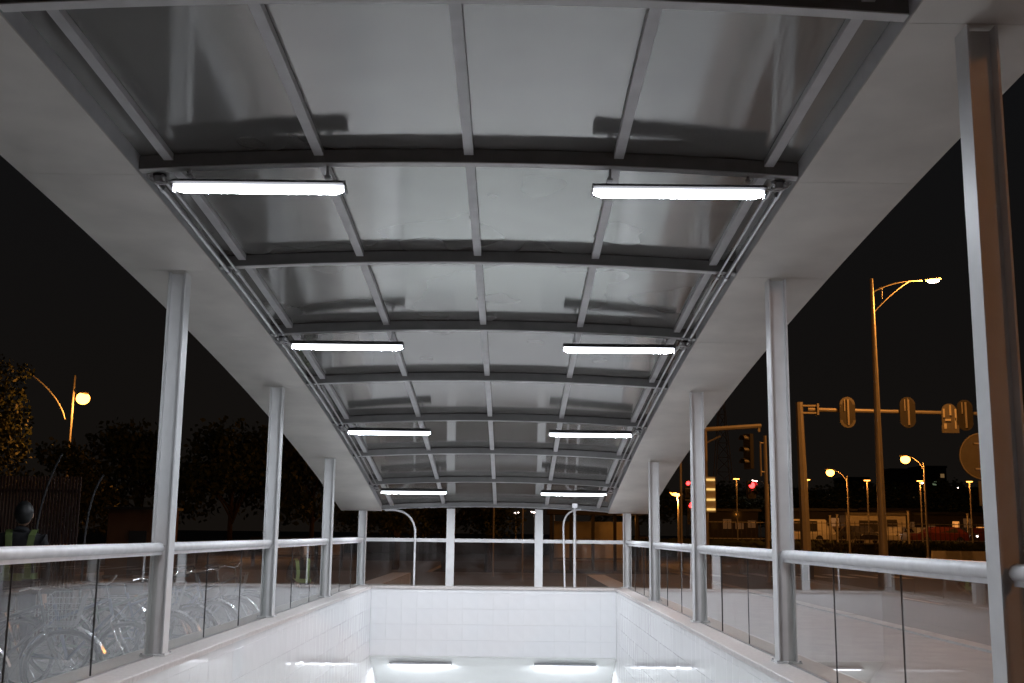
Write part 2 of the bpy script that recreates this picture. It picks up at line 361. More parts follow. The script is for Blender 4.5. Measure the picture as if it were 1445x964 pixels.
for k in range(K0, K1):
    y0, y1 = yb(k)+.036, yb(k+1)-.036
    for x in PX:
        b = MB(); n = 4
        for i in range(n):
            a0, a1 = y0+(y1-y0)*i/n, y0+(y1-y0)*(i+1)/n; q = []
            for zz in (.048, .094):
                q += [(x-.033, a0, zs(a0)+arch(x)+zz), (x+.033, a0, zs(a0)+arch(x)+zz), (x+.033, a1, zs(a1)+arch(x)+zz), (x-.033, a1, zs(a1)+arch(x)+zz)]
            b.hexa(q)
        b.build('purlin', M['purlin'], can)
    for j in range(6):
        b = MB(); nx, ny = 8, 6; xa, xb = EX[j]+.002, EX[j+1]-.002; ya, yc = yb(k)+.002, yb(k+1)-.002; vs = []
        sag = random.uniform(-.004, .006)
        for l in (0, 1):
            for a in range(ny+1):
                for c in range(nx+1):
                    x = xa+(xb-xa)*c/nx; y = ya+(yc-ya)*a/ny
                    vs.append((x, y, zs(y)+arch(x)+.096+.01*l-sag*math.sin(math.pi*a/ny)*math.sin(math.pi*c/nx)))
        N_ = (nx+1)*(ny+1); fs = []
        for a in range(ny):
            for c in range(nx):
                p = a*(nx+1)+c; fs += [(p, p+nx+1, p+nx+2, p+1), (N_+p, N_+p+1, N_+p+nx+2, N_+p+nx+1)]
        for a in range(ny):
            p = a*(nx+1); q = p+nx; fs += [(p, p+N_, p+N_+nx+1, p+nx+1), (q, q+nx+1, q+nx+1+N_, q+N_)]
        for c in range(nx):
            q = ny*(nx+1)+c; fs += [(c, c+1, c+1+N_, c+N_), (q, q+N_, q+1+N_, q+1)]
        b.add(vs, fs); b.build('roof_sheet', M['sheet'], can, smooth=True)
    for s in (-1, 1):
        b = MB(); n = 4; e = MB()
        for i in range(n):
            a0, a1 = yb(k)+.003+(SB-.006)*i/n, yb(k)+.003+(SB-.006)*(i+1)/n
            q = []
            for zz in (-.032, -.02):
                q += [(s*(A_+.001), a0, zs(a0)+zz), (s*B_, a0, zs(a0)+zz), (s*B_, a1, zs(a1)+zz), (s*(A_+.001), a1, zs(a1)+zz)]
            b.hexa(q if s > 0 else [q[i] for i in (1, 0, 3, 2, 5, 4, 7, 6)])
            q = []
            for zz in (-.019, .106):
                q += [(s*(A_+.002), a0, zs(a0)+zz), (s*(A_+.05), a0, zs(a0)+zz), (s*(A_+.05), a1, zs(a1)+zz), (s*(A_+.002), a1, zs(a1)+zz)]
            e.hexa(q if s > 0 else [q[i] for i in (1, 0, 3, 2, 5, 4, 7, 6)])
        b.build('soffit_plate', M['soffit'], can); e.build('edge_beam', M['purlin'], can)
        b = MB()
        for i in range(n):
            a0, a1 = yb(k)+.001+(SB-.002)*i/n, yb(k)+.001+(SB-.002)*(i+1)/n; q = []
            x0, x1 = sorted((s*(B_-.012), s*(B_-.001)))
            for zz in (-.0195, .17): q += [(x0, a0, zs(a0)+zz), (x1, a0, zs(a0)+zz), (x1, a1, zs(a1)+zz), (x0, a1, zs(a1)+zz)]
            b.hexa(q); q = []
            x0, x1 = sorted((s*(A_+.052), s*(B_-.013)))
            for zz in (.112, .122): q += [(x0, a0, zs(a0)+zz), (x1, a0, zs(a0)+zz), (x1, a1, zs(a1)+zz), (x0, a1, zs(a1)+zz)]
            b.hexa(q)
        b.build('fascia', M['soffit'], can)
for s in (-1, 1):
    x0, x1 = sorted((s*(A_+.002), s*(B_-.002)))
    MB().box(x0, x1, YE+.001, YE+.02, zs(YE)-.03, zs(YE)+.15).build('end_cap', M['soffit'], can)

# ------------------------------------------------------------------ balustrades
HR = .89
PY = [yp(k) for k in (-3, -1, 1, 3, 5, 7)]
def balustrade(s, label):
    t = thing('glass_balustrade', label, 'balustrade')
    for a, b_ in zip(PY[:-1], PY[1:]):
        a0, b0 = a+.0765, b_-.0765
        if a0 < Y0: a0 = Y0+.1
        if b0 < a0: continue
        MB().tube([(s*WP, a0, HR), (s*WP, b0, HR)], .042, 16).build('handrail', M['rail'], t, smooth=True)
        MB().box(s*WP-.02, s*WP+.02, a0, b0, HR-.062, HR-.036).build('glass_channel', M['rail'], t)
        n = 3; w_ = (b0-a0)/n
        for i in range(n):
            jit = random.gauss(0, .0012)
            x = s*WP; ya, yc = a0+w_*i+.004, a0+w_*(i+1)-.004
            MB().add([(x+jit, ya, .004), (x-jit, yc, .004), (x-jit, yc, HR-.05), (x+jit, ya, HR-.05)], [(0, 1, 2, 3)]).build('glass_pane', M['glass'], t)
            if i: MB().box(x-.006, x+.006, ya-.0055, ya-.0025, .004, HR-.064).build('joint_seal', M['dark'], t)
        MB().box(s*WP-.012, s*WP+.012, a0, b0, .0005, .012).build('base_seal', M['galv'], t)
balustrade(-1, 'left side balustrade of clear glass panes under a round white handrail, before the parked bicycles')
balustrade(1, 'right side balustrade of clear glass panes under a round white handrail, towards the road')
t = thing('glass_balustrade', 'far end balustrade of three wide glass panes under a flat white rail', 'balustrade')
xs = [-WP, -WP/3, WP/3, WP]
for a, b_ in zip(xs[:-1], xs[1:]):
    a0, b0 = a+.081, b_-.081; y = yp(7)
    MB().box(a0, b0, y-.03, y+.03, HR-.035, HR+.035).build('handrail', M['steel'], t)
    MB().add([(a0+.003, y, .004), (b0-.003, y, .004), (b0-.003, y, HR-.036), (a0+.003, y, HR-.036)], [(0, 1, 2, 3)]).build('glass_pane', M['glass'], t)

# ------------------------------------------------------------------ tube lights
def fixture(Ln=1.2, hw=.13, th=.04, hm='housing'):
    # wide dark-topped hood with a narrow glowing prism under it
    t = thing('tube_light', 'x', 'light'); H = Ln/2
    b = MB(); b.hexa([(-H, -hw, -.014), (H, -hw, -.014), (H, 0, .0035), (-H, 0, .0035), (-H, -hw, -.011), (H, -hw, -.011), (H, 0, .004+th), (-H, 0, .004+th)])
    b.hexa([(-H, 0, .0035), (H, 0, .0035), (H, hw, -.014), (-H, hw, -.014), (-H, 0, .004+th), (H, 0, .004+th), (H, hw, -.011), (-H, hw, -.011)])
    b.build('housing', M[hm], t)
    b = MB(); vs = []; st = [(-H+.005, .55), (-H+.03, .85), (-H+.07, 1), (H-.07, 1), (H-.03, .85), (H-.005, .55)]
    prof = [(-.031, .003), (-.033, -.024), (-.031, -.045), (-.026, -.051), (.026, -.051), (.031, -.045), (.033, -.024), (.031, .003)]; P = len(prof)
    for x, f in st: vs += [(x, p*f, .003+(q-.003)*f) for p, q in prof]
    fs = [(i*P+j, i*P+(j+1) % P, (i+1)*P+(j+1) % P, (i+1)*P+j) for i in range(len(st)-1) for j in range(P)]+[tuple(range(P-1, -1, -1)), tuple(range((len(st)-1)*P, len(st)*P))]
    b.add(vs, fs); b.m = [1 if f[0] % P == 3 and len(f) == 4 else 0 for f in b.f]; b.build('tube', [M['tube'], M['tubedown']], t, smooth=True)
    for s in (-1, 1):
        x0, x1 = sorted((s*(H-.004), s*(H+.004))); MB().box(x0, x1, -.032, .032, -.048, .003).build('end_cap', M['capm'], t)
    return t
fx = fixture()
names_ = ['nearest', 'second nearest', 'third', 'farthest']
ZT = [3.42, 3.03, 2.495, 1.79]; fixtures = []
for i in range(4):
    y = yb(2*i)+.065
    for s in (-1, 1):
        lab = '%s lit tube light on the %s under the canopy roof' % (names_[i], 'left' if s < 0 else 'right')
        o = fx if not fixtures else dup(fx)
        o.location = (s*1.4645, y, ZT[i]); o['label'] = lab; o['group'] = 'tube lights under the canopy'; fixtures.append((o, i, s, y))
pf = fixture(1.22, .15, .015, 'capm')
for j in range(2):  # second row is out of view, kept to light the passage
    for s in (-1, 1):
        q = pf if (j, s) == (0, -1) else dup(pf)
        q.location = (s*1.42, YW+.25+2.6*j, -1.485-1.3*j)
        q['label'] = ('%s lit tube light on the sloping passage ceiling, %s' % ('left' if s < 0 else 'right', ('just below the end wall', 'unseen second row added to light the passage', 'third row down')[j]))
        q['group'] = 'tube lights on the passage ceiling'; q.rotation_euler = (0, 0, 0)
for o, i, s, y in fixtures:
    for xx in (-.48, .48):                            # hangers up to the beam
        top = zs(y)+arch(s*1.4645+xx)-.004-ZT[i]
        MB().box(xx-.008, xx+.008, -.05, -.035, .056, top).build('hanger', M['galv'], o)
        MB().box(xx-.02, xx+.02, -.055, .02, .0555, .064).build('bracket', M['galv'], o)
    pts = arc((s*.60, 0, .02), (s*.69, -.06, -.04), (s*.77, -.04, .03), 8)+arc((s*.78, -.03, .04), (s*.80, 0, .10), (s*.70, 0, .075), 6)
    MB().tube(pts, .0055, 6).build('cable', M['cable'], o, smooth=True)

# ------------------------------------------------------------------ conduits along the roof edges
for s in (-1, 1):
    sd = 'left' if s < 0 else 'right'
    for x, nm, r_ in ((2.205, 'outer', .019), (2.125, 'inner', .011)):
        t = thing('conduit', '%s of the two grey conduits along the %s edge of the canopy roof' % (nm, sd), 'conduit', group='conduits along the canopy roof')
        for i in range(3):
            a, c = yb(2*i)+.26, yb(2*i+2)-.16
            MB().tube([(s*x, y, zs(y)-.035) for y in [a+(c-a)*j/10 for j in range(11)]], r_, 8).build('pipe', M['galv'], t, smooth=True)
            for yy in (a, c, yb(2*i+1)):
                MB().tube([(s*x, yy-.03, zs(yy-.03)-.035), (s*x, yy+.03, zs(yy+.03)-.035)], r_+.008, 8).build('coupling', M['galv'], t, smooth=True)
    for i in range(4):
        y = yb(2*i)+.06; z = zs(y)-.045
        t = thing('junction_box', 'grey junction box beside the %s tube light, %s roof edge' % (names_[i], sd), 'junction box', (s*2.165, y, z), group='junction boxes at the tube lights')
        MB().tube([(0, 0, -.022), (0, 0, .022)], .042, 14).build('box_body', M['galv'], t, smooth=True)
        MB().tube([(0, 0, .022), (0, 0, .04)], .048, 14).build('lid', M['housing'], t, smooth=True)
        for dx in (-.04, .04):
            MB().tube([(s*dx*.9, -.02, 0), (s*dx, -.12 if i else -.06, .012)], .013, 8).build('elbow', M['galv'], t, smooth=True)
            MB().tube([(s*dx*.9, .02, 0), (s*dx, .19, -.02)], .013, 8).build('elbow', M['galv'], t, smooth=True)

# ------------------------------------------------------------------ pipes at the far end
YP = 22.33
def pipe(label, pts, r_):
    t = thing('conduit_pipe', label, 'pipe'); MB().tube(pts, r_, 8).build('pipe', M['rail'], t, smooth=True); 
    p = Vector(pts[-1]); MB().tube([p, p+Vector((0, 0, .012))], r_+.02, 10).build('flange', M['galv'], t, smooth=True); return t
p0, p1, p2, p3 = at(543, 720, YP), at(583, 716, YP), at(586, 750, YP), at(584, 826, YP)
pipe('grey gooseneck pipe bending down at the left of the far end glazing', arc(p0, p1, p2, 10)+[Vector((p3.x, YP, .001))], .021)
p0, p1, p2, p3 = at(820, 719, YP), at(795, 719, YP), at(795, 745, YP), at(797, 826, YP)
pipe('thin grey gooseneck pipe just left of the straight pipe at the far end', arc(p0, p1, p2, 10)+[Vector((p3.x, YP, .001))], .019)
p0 = at(811, 715, YP); t = pipe('straight grey pipe rising to a small box at the right of the far end glazing', [p0, Vector((p0.x, YP, .001))], .026)
MB().box(p0.x-.05, p0.x+.05, YP-.04, YP+.04, p0.z-.03, p0.z+.06).build('box_body', M['galv'], t)
t = thing('conduit', 'thin grey conduit crossing under the last beam of the canopy', 'conduit')
MB().tube([(x, YE-.16, zs(YE)+arch(x)-.0) for x in [-2.1+4.2*i/16 for i in range(17)]], .014, 8).build('pipe', M['galv'], t, smooth=True)

# ------------------------------------------------------------------ street lamps and lights
def lampemit(loc, col, power, size=.15, name='lamp_light', parent=None):
    power *= .65
    l = bpy.data.lights.new(name, 'POINT'); l.energy = power; l.color = col; l.shadow_soft_size = size
    o = bpy.data.objects.new(name, l); C.objects.link(o); o.location = loc
    if parent: o.parent = parent
    return o
ORG = (1, .36, .06)
def glare_ball(t, r_):                     # glowing ball as wide as the lamp's glare, replacing the flat lens
    hd_ = [c for c in t.children if c.name.startswith('lamp_head')][0]; o_ = hd_.children[0]; me = MB().ball((0, 0, -r_*.7), r_, r_, r_*.9, 14, 10).mesh('lamp_lens', o_.data.materials[0], True); o_.data = me
def street_lamp(x, y, top, armx, lampz, label, power=0, glow='sodium', r0=.11, r1=.055, hl=.5, group='street lamps', double=True, poletop=None, army=0):
    t = thing('street_lamp', label, 'street lamp', (x, y, G-.12), group=group)
    pt = top-(G-.12)
    MB().tube([(0, 0, 0), (0, 0, pt)], r0, 10, r1=r1).build('pole', M['pole'], t, smooth=True)
    MB().tube([(0, 0, 0), (0, 0, .5)], r0*1.35, 10).build('base', M['pole'], t, smooth=True)
    lz = lampz-(G-.12); zt = pt-.5
    b = MB(); a1 = arc((0, 0, zt), (armx*.35, army*.35, lz), (armx*.82, army*.82, lz), 10); b.tube(a1, .035, 6)
    if double:
        b.tube(arc((0, 0, zt-.75), (armx*.3, army*.3, lz-.45), (armx*.62, army*.62, lz-.02), 10), .026, 6)
        b.tube([(armx*.16, army*.16, zt-.22), (armx*.16, army*.16, zt+.24)], .02, 6)
    b.build('arm', M['pole'], t, smooth=True)
    d = Vector((armx, army, 0)).normalized()
    hd = MB(); hd.ball((0, 0, 0), hl*.5, hl*.22, hl*.14, 12, 6); o = hd.build('lamp_head', M['pole'], t, smooth=True, loc=Vector((armx, army, lz+.05)))
    o.rotation_euler = (0, R(-8), math.atan2(army, armx))
    q = MB().ball((0, 0, -hl*.085), hl*.36, hl*.17, hl*.13, 12, 6).build('lamp_lens', M[glow], o, smooth=True)
    if power: lampemit((armx, army, lz-.35), ORG, power, .2, parent=t)
    return t
P = at(1246, 785, 38); Q = at(1231, 405, 38); Lp = at(1317, 396, 38)
street_lamp((P.x+Q.x)/2, 38, Q.z+.3, Lp.x-(P.x+Q.x)/2, Lp.z, 'tall street lamp with a curved double arm and glowing head, nearest on the right', 1500, 'lampw', .16, .06, .62)
street_lamp(17.5, 20, 8.6, -2.2, 8.3, 'unseen street lamp added on the road side to light the signs', 1700, 'sodium', .13, .06, .62)  # out-of-view lamp added to light the signs and gantry
def far_lamp(u, v, D, pu, label, power=0, glow='sodium', r=.09, hl=.9, **k):
    a = at(u, v, D); p = at(pu, v, D)
    return street_lamp(p.x, D, a.z-.35, a.x-p.x, a.z, label, power, glow, r, r*.6, hl, double=False, **k)
glare_ball(far_lamp(1172, 664, 82, 1195, 'orange street lamp leaning left, next to the signal gantry pole', 1500), .30)
glare_ball(far_lamp(1278, 645, 72, 1303, 'orange street lamp leaning left, brightest one right of the tall lamp pole', 1500), .30)
far_lamp(954, 697, 70, 957, 'orange street lamp just beyond the far right corner posts', 1200)
for u, v, D, pu, lb in [(1302, 681, 150, 1301, 'white lamp glowing under the bright orange street lamp'), (1353, 688, 140, 1354, 'white lamp alone near the round sign'),
        (1128, 701, 150, 1127, 'small white lamp left of the gantry pole'), (1171, 696, 190, 1172, 'small white lamp under the orange lamp right of the gantry pole'),
        (1065, 678, 120, 1083, 'white lamp on a short arm beside the pedestrian signal'), (1011, 688, 160, 1010, 'white lamp beside the yellow box sign'),
        (969, 696, 140, 970, 'white lamp below the red no-entry light'), (969, 711, 190, 968, 'smallest white lamp low behind the second right post'),
        (729, 723, 90, 728, 'white lamp left of the middle end post'), (753, 722, 120, 754, 'white lamp touching the middle end post'), (783, 721, 100, 782, 'white lamp between middle end post and the gooseneck pipe')]:
    far_lamp(u, v, D, pu, lb, 0, 'farw', .07, .009*D/1.3, group='white lamps in the distance')
# lamp standing behind the photographer on the pavement edge: lights the post webs and the end wall
street_lamp(8.6, -10.3, 6.6, -1.2, 6.15, 'street lamp on the kerb behind the photographer', 700, 'sodium', .09, .05, .6)
# left lamp among the trees
LP = at(117, 558, 40)
LT = street_lamp(LP.x-.5, 40.4, at(100, 527, 40).z, .5, LP.z, 'glaring orange street lamp among the trees on the left', 360, 'sodium', .05, .035, .62, army=-.4, double=False)
glare_ball(LT, .24)
t = thing('cable', 'sagging cable lit orange running from the left lamp pole into the tree', 'cable')
MB().tube(arc(at(92, 592, 40.3), at(84, 556, 40.3), at(38, 524, 40.1), 10), .022, 5).build('cable', M['cable'], t, smooth=True)
# orange pole right of the corner post
def pole(label, u, vt, D, r, m='pole', cat='pole', name='steel_pole'):
    p = at(u, vt, D); t = thing(name, label, cat, (p.x, D, G-.12)); MB().tube([(0, 0, 0), (0, 0, p.z-G+.12)], r, 10, r1=r*.8).build('pole', M[m], t, smooth=True)
    MB().tube([(0, 0, p.z-G+.12), (0, 0, p.z-G+.17)], r*1.1, 10).build('cap', M[m], t, smooth=True); return t
pole('slim pole lit orange beyond the second right post from the far end', 960, 640, 48, .06)
pole('short orange lit pole right of the pedestrian signal', 1083, 684, 90, .12)
for u, vt, lb in [(1171, 728, 'left of three thin posts by the parked cars'), (1181, 727, 'middle of three thin posts by the parked cars'), (1195, 728, 'right of three thin posts by the parked cars'), (1281, 722, 'thin orange post behind the tall lamp pole'), (1365, 726, 'thin orange post under the square panel')]:
    pole(lb, u, vt, 95, .10)
pole('thin dark pole seen through the middle end glazing', 697, 700, 40, .035, 'pole')
pole('thin pale pole seen left of the middle end post', 738, 690, 36, .03, 'pole')

# ------------------------------------------------------------------ signal gantry
DG = 43
gp = at(1139, 800, DG); gt = at(1132, 568, DG)
t = thing('signal_gantry', 'ochre steel gantry pole with a long horizontal arm to the right', 'gantry', (gp.x, DG, G-.12))
H_ = gt.z-G+.12
MB().tube([(0, 0, 0), (-.1, 0, H_)], .21, 8, r1=.14).build('pole', M['pole'], t, smooth=False)
MB().box(-.2, .2, -.2, .2, 0, 1.1).build('pole_base', M['dark'], t)
a0 = at(1140, 578, DG)-Vector(t.location); a1 = at(1384, 584, DG)-Vector(t.location); a2 = a1+(a1-a0)*.5
MB().tube([a0, a1, a2], .085, 8, r1=.05).build('arm', M['pole'], t)
for dz in (-.14, .14): MB().box(-.02, .6, -.12, .12, a0.z+dz-.03, a0.z+dz+.03).build('clamp', M['pole'], t)
MB().box(.55, .62, -.17, .17, a0.z-.22, a0.z+.22).build('clamp_plate', M['pole'], t)
def oval_sign(u, v, label, hh=.60, m='sign'):
    p = at(u, v, DG-.25); q = thing('lane_sign', label, 'sign', tuple(p), group='signs hung on the gantry arm')
    b = MB(); n = 10; P_ = []
    for i in range(n+1): a = math.pi*i/n; P_.append((.30*math.cos(a), .30+.30*math.sin(a)))
    for i in range(n+1): a = math.pi+math.pi*i/n; P_.append((.30*math.cos(a), -.30+.30*math.sin(a)))
    k = len(P_); b.add([(x, 0, z) for x, z in P_]+[(x, .05, z) for x, z in P_], [tuple(range(k)), tuple(range(2*k-1, k-1, -1))]+[(i, k+i, k+(i+1) % k, (i+1) % k) for i in range(k)])
    b.build('plate', M['dark'], q)
    for s in (1, -1):                                 # raised rims of the two round lenses, seen from behind
        b = MB(); vs = []; n = 14
        for i in range(n+1):
            a = (math.pi*i/n)*s
            for r_ in (.30, .20): vs.append((r_*math.cos(a), -.012, s*.30+r_*math.sin(a)))
            for r_ in (.20, .30): vs.append((r_*math.cos(a), -.002, s*.30+r_*math.sin(a)))
        b.add(vs, [(i*4+j, i*4+(j+1) % 4, (i+1)*4+(j+1) % 4, (i+1)*4+j) for i in range(n) for j in range(4)]); b.build('rim', M[m], q)
    MB().box(-.02, .05, -.06, -.013, -.5, .5).build('bracket', M['pole'], q); MB().box(-.14, -.10, -.05, -.013, .05, .5).build('bracket', M['pole'], q)
    return q
oval_sign(1196, 582, 'oval sign on the gantry arm nearest the pole, two curved rims catching orange light')
oval_sign(1281, 582, 'oval dim sign on the gantry arm just right of the tall lamp pole', m='housing')
oval_sign(1362, 586, 'oval dark sign on the gantry arm beside the near right post', m='housing')
p = at(1340, 590, DG-.3); q = thing('arched_sign', 'bright arched sign with a square foot hanging on the gantry arm', 'sign', tuple(p), group='signs hung on the gantry arm')
b = MB(); P_ = [(.29*math.cos(math.pi*i/10), .27+.29*math.sin(math.pi*i/10)) for i in range(11)]+[(-.29, -.30), (.29, -.30)]
k = len(P_); b.add([(x, 0, z) for x, z in P_]+[(x, .05, z) for x, z in P_], [tuple(range(k)), tuple(range(2*k-1, k-1, -1))]+[(i, k+i, k+(i+1) % k, (i+1) % k) for i in range(k)])
b.build('plate', M['sign'], q)
MB().box(-.33, .33, -.05, .0, -.58, -.27).build('foot_panel', M['sign'], q)
for x0, x1, z0, z1 in [(-.27, -.20, .02, .35), (.18, .25, -.10, .35), (-.25, -.15, -.42, -.22), (.17, .23, -.42, .0), (-.02, .05, .1, .5), (-.2, .02, -.12, -.04)]:
    MB().box(x0, x1, -.07, -.051, z0, z1).build('strip', M['signw'], q)
# round sign and square panel by the near right post
p = at(1386, 644, 30); t = thing('round_sign', 'large round sign face on a pole, half hidden by the near right post', 'sign', (p.x+.28, 30, G-.12))
b = MB(); b.disc((-.28, -.02, p.z-G+.12), .63, .63, .03); b.build('disc', M['sign'], t)
MB().ring((-.28, -.03, p.z-G+.12), .615, .018, (0, 1, 0), 32).build('rim', M['pole'], t, smooth=True)
for dz in (-.34, .34): MB().box(-.5, .2, -.06, -.031, p.z-G+.12+dz-.02, p.z-G+.12+dz+.02).build('strap', M['signw'], t)
MB().tube([(0, .06, 0), (0, .06, p.z-G+1)], .05, 8).build('pole', M['pole'], t, smooth=True)
MB().box(-.43, .42, -.02, .01, p.z-G+.12-1.32, p.z-G+.12-.66).build('panel', M['sign'], t)
MB().box(-.35, .35, -.045, -.021, p.z-G+.12-1.0, p.z-G+.12-.96).build('strap', M['signw'], t)

# ------------------------------------------------------------------ second signal post with box sign, pedestrian signal
DS = 40
p = at(995, 606, DS); e = at(1074, 601, DS)
t = thing('signal_gantry', 'signal pole with a bright short arm behind the third right post', 'gantry', (p.x, DS, G-.12))
hz = p.z-G+.12
MB().tube([(0, 0, 0), (0, 0, hz)], .085, 10, r1=.06).build('pole', M['pole'], t, smooth=True)
v0 = Vector((0, 0, hz)); v1 = e-Vector(t.location)
MB().tube([v0, v1], .075, 8).build('arm', M['signw'], t, smooth=True)
MB().tube([(0, 0, hz-.5), v0+(v1-v0)*.27+Vector((0, 0, -.28))], .03, 6).build('brace', M['pole'], t)
MB().box(v1.x-.12, v1.x-.04, -.03, .03, v1.z-.22, v1.z-.06).build('arm_end', M['pole'], t)
def signal_head(label, u, v, D, lit, n=3, w_=.30, yaw=0, hgt=.9):
    p = at(u, v, D); q = thing('traffic_signal', label, 'traffic signal', tuple(p), yaw, 'traffic signals')
    MB().box(-w_/2, w_/2, 0, .16, -hgt/2, hgt/2).build('housing', M['dark'], q)
    for i in range(n):
        z = hgt/2-hgt*(i+.5)/n
        b = MB(); b.disc((0, -.02, z), w_*.36, w_*.36, .015, 16); b.build('lens', M['red'] if i == lit else M['dark'], q)
        b = MB(); vs = []
        for j in range(11):
            a = math.pi*j/10
            for yy, rr in ((-.24, .41), (0, .41), (0, .44), (-.24, .44)): vs.append((rr*w_*math.cos(a), yy, z+rr*w_*math.sin(a)))
        b.add(vs, [(j*4+k, j*4+(k+1) % 4, (j+1)*4+(k+1) % 4, (j+1)*4+k) for j in range(10) for k in range(4)]); b.build('visor', M['dark'], q)
    return q
signal_head('unlit traffic signal with deep hoods seen from the side under the short arm', 1054, 637, DS-.3, -1, 3, .36, R(-60), 1.25)
signal_head('pedestrian signal glowing red low on the slim pole', 1061, 691, DS-.5, 0, 2, .30, R(10), .62)
signal_head('red signal close behind the third right post', 976, 724, DS-1, 0, 3, .26, 0, .8)
signal_head('red signal high behind the third right post, above the white lamps', 971, 690, DS+20, 0, 3, .30, 0, .9)
p = at(1074, 617, DS+1); t = thing('signal_pole', 'slim greenish pole with a side bracket carrying the pedestrian signal', 'pole', (p.x, DS+.4, G-.12))
MB().tube([(0, 0, 0), (0, 0, p.z-G+.12)], .075, 8, r1=.06).build('pole', M['pole'], t, smooth=True)
MB().tube([(-.2, -.1, p.z-G-.1), (-.2, -.1, p.z-G-1.35)], .035, 8).build('bracket', M['pole'], t, smooth=True)
for dz in (-.15, -1.2): MB().tube([(0, 0, p.z-G+dz), (-.2, -.1, p.z-G+dz)], .025, 6).build('bracket', M['pole'], t)
bandm = emit('sign_band_light', (1, .60, .18), .8); p = at(1003, 698, DS-.4); t = thing('box_sign', 'yellow lit box sign with horizontal bands behind the third right post', 'sign', tuple(p))
MB().box(-.17, .17, 0, .10, -.62, .62).build('cabinet', M['signw'], t)
for z in (.52, .18, -.18, -.52): MB().box(-.15, .15, -.03, -.001, z-.035, z+.035).build('band', bandm, t)
for z in (.2, -.2): MB().tube([(-.9, .05, z), (-.172, .05, z)], .02, 6).build('bracket', M['pole'], t)
lampemit(tuple(at(1020, 640, 33)), ORG, 60, .3).name = 'road_point_light'  # bare orange point light over the road, no lamp built here
for i, (u, v) in enumerate([(1014, 615), (1016, 622), (1015, 630), (1025, 618), (1026, 624)]):
    pass
# lattice tower
DT = 170
p = at(1018, 565, DT); t = thing('lattice_tower', 'faint lattice pylon rising behind the short signal arm', 'pylon', (p.x, DT, G)); Ht = p.z-G
MB()
legs = [(s1, s2) for s1 in (-1, 1) for s2 in (-1, 1)]
for a, b_ in legs: MB().tube([(a*2.0, b_*2.0, 0), (a*.35, b_*.35, Ht)], .12, 5, r1=.07).build('leg', M['pole'], t)
b = MB()
for i in range(10):
    z0, z1 = Ht*i/10, Ht*(i+1)/10; w0, w1 = 2-1.65*i/10, 2-1.65*(i+1)/10
    b.tube([(-w0, -w0, z0), (w1, -w1, z1)], .06, 4); b.tube([(w0, -w0, z0), (-w1, -w1, z1)], .06, 4); b.tube([(-w1, -w1, z1), (w1, -w1, z1)], .06, 4)
b.build('bracing', M['pole'], t)

# ------------------------------------------------------------------ trees
def leafmesh(name, pts, size, m, seed):
    rnd = random.Random(seed); b = MB()
    for p in pts:
        a = rnd.uniform(0, 6.283); e = rnd.uniform(-.9, .9); s_ = size*rnd.uniform(.6, 1.3)
        d = Vector((math.cos(a)*math.cos(e), math.sin(a)*math.cos(e), math.sin(e))); u = d.orthogonal().normalized(); u = (u*math.cos(a*3)+d.cross(u)*math.sin(a*3))
        v_ = d.cross(u); p = Vector(p)
        b.add([p-u*s_*.3, p+v_*s_*.5-u*.1*s_, p+u*s_*.3+v_*s_*.1, p-v_*s_*.5], [(0, 1, 2, 3)])
    return b.mesh(name, m)
def make_tree(label, h, r, n=2600, leaf=.35, m='leaf', seed=1, trunk=.16, group=None):
    rnd = random.Random(seed); t = thing('tree', label, 'tree', group=group)
    b = MB(); top = Vector((rnd.uniform(-.3, .3), rnd.uniform(-.3, .3), h*.6)); b.tube(arc((0, 0, 0), (rnd.uniform(-.3, .3), 0, h*.3), top, 6), trunk, 8, r1=trunk*.45)
    cl = []
    for i in range(9):
        a = i*2.4+rnd.random(); q = Vector((math.cos(a)*r*rnd.uniform(.35, .8), math.sin(a)*r*rnd.uniform(.35, .8), h*rnd.uniform(.5, .93)))
        st = Vector((0, 0, h*rnd.uniform(.3, .55))); b.tube(arc(st, (st+q)/2+Vector((0, 0, .4)), q, 5), trunk*.4, 5, r1=trunk*.1); cl.append((q, r*rnd.uniform(.28, .5)))
    cl.append((Vector((0, 0, h*.9)), r*.45)); b.build('trunk', M['bark'], t)
    for i in range(14):
        a = rnd.uniform(0, 6.283); rr = r*rnd.uniform(.2, .95); cl.append((Vector((math.cos(a)*rr, math.sin(a)*rr, h*rnd.uniform(.42, 1)-rr*.12)), r*rnd.uniform(.16, .34)))
    pts = []
    W_ = [c[1]**2 for c in cl]
    for i in range(n):
        c, cr_ = rnd.choices(cl, W_)[0]; d = Vector((rnd.gauss(0, 1), rnd.gauss(0, 1), rnd.gauss(0, .75))).normalized()*cr_*rnd.uniform(.45, 1.05)
        pts.append(c+d)
    link('crown', leafmesh('crown', pts, leaf, M[m], seed), t); return t
trees = [make_tree('leafy tree left of the glaring lamp at the left edge', 7.3, 2.2, 5200, .17, 'leaf', 3, group='trees along the left side'),
         make_tree('bushy tree below the glaring lamp on the left', 4.3, 1.6, 3600, .17, 'leaf', 5, group='trees along the left side'),
         make_tree('big dark tree right of the glaring lamp, left side', 6.5, 3.4, 4200, .3, 'leaf2', 9, group='trees along the left side')]
p = at(-48, 560, 38.5); trees[0].location = (p.x, 38.5, G-.12)
p = at(122, 640, 38.5); trees[1].location = (p.x, 37, G-.12)
p = at(330, 700, 56); trees[2].location = (p.x, 56, G-.12)
dup(trees[2], (at(200, 700, 58).x, 58, G-.12), 1.3, 'dark tree between the glaring lamp and the first left post')
dup(trees[2], (at(440, 700, 60).x, 60, G-.12), 2.3, 'dark tree seen between the second and third left posts')
dup(trees[1], (at(560, 700, 46).x, 46, G-.12), .5, 'low dark tree behind the left end glazing')
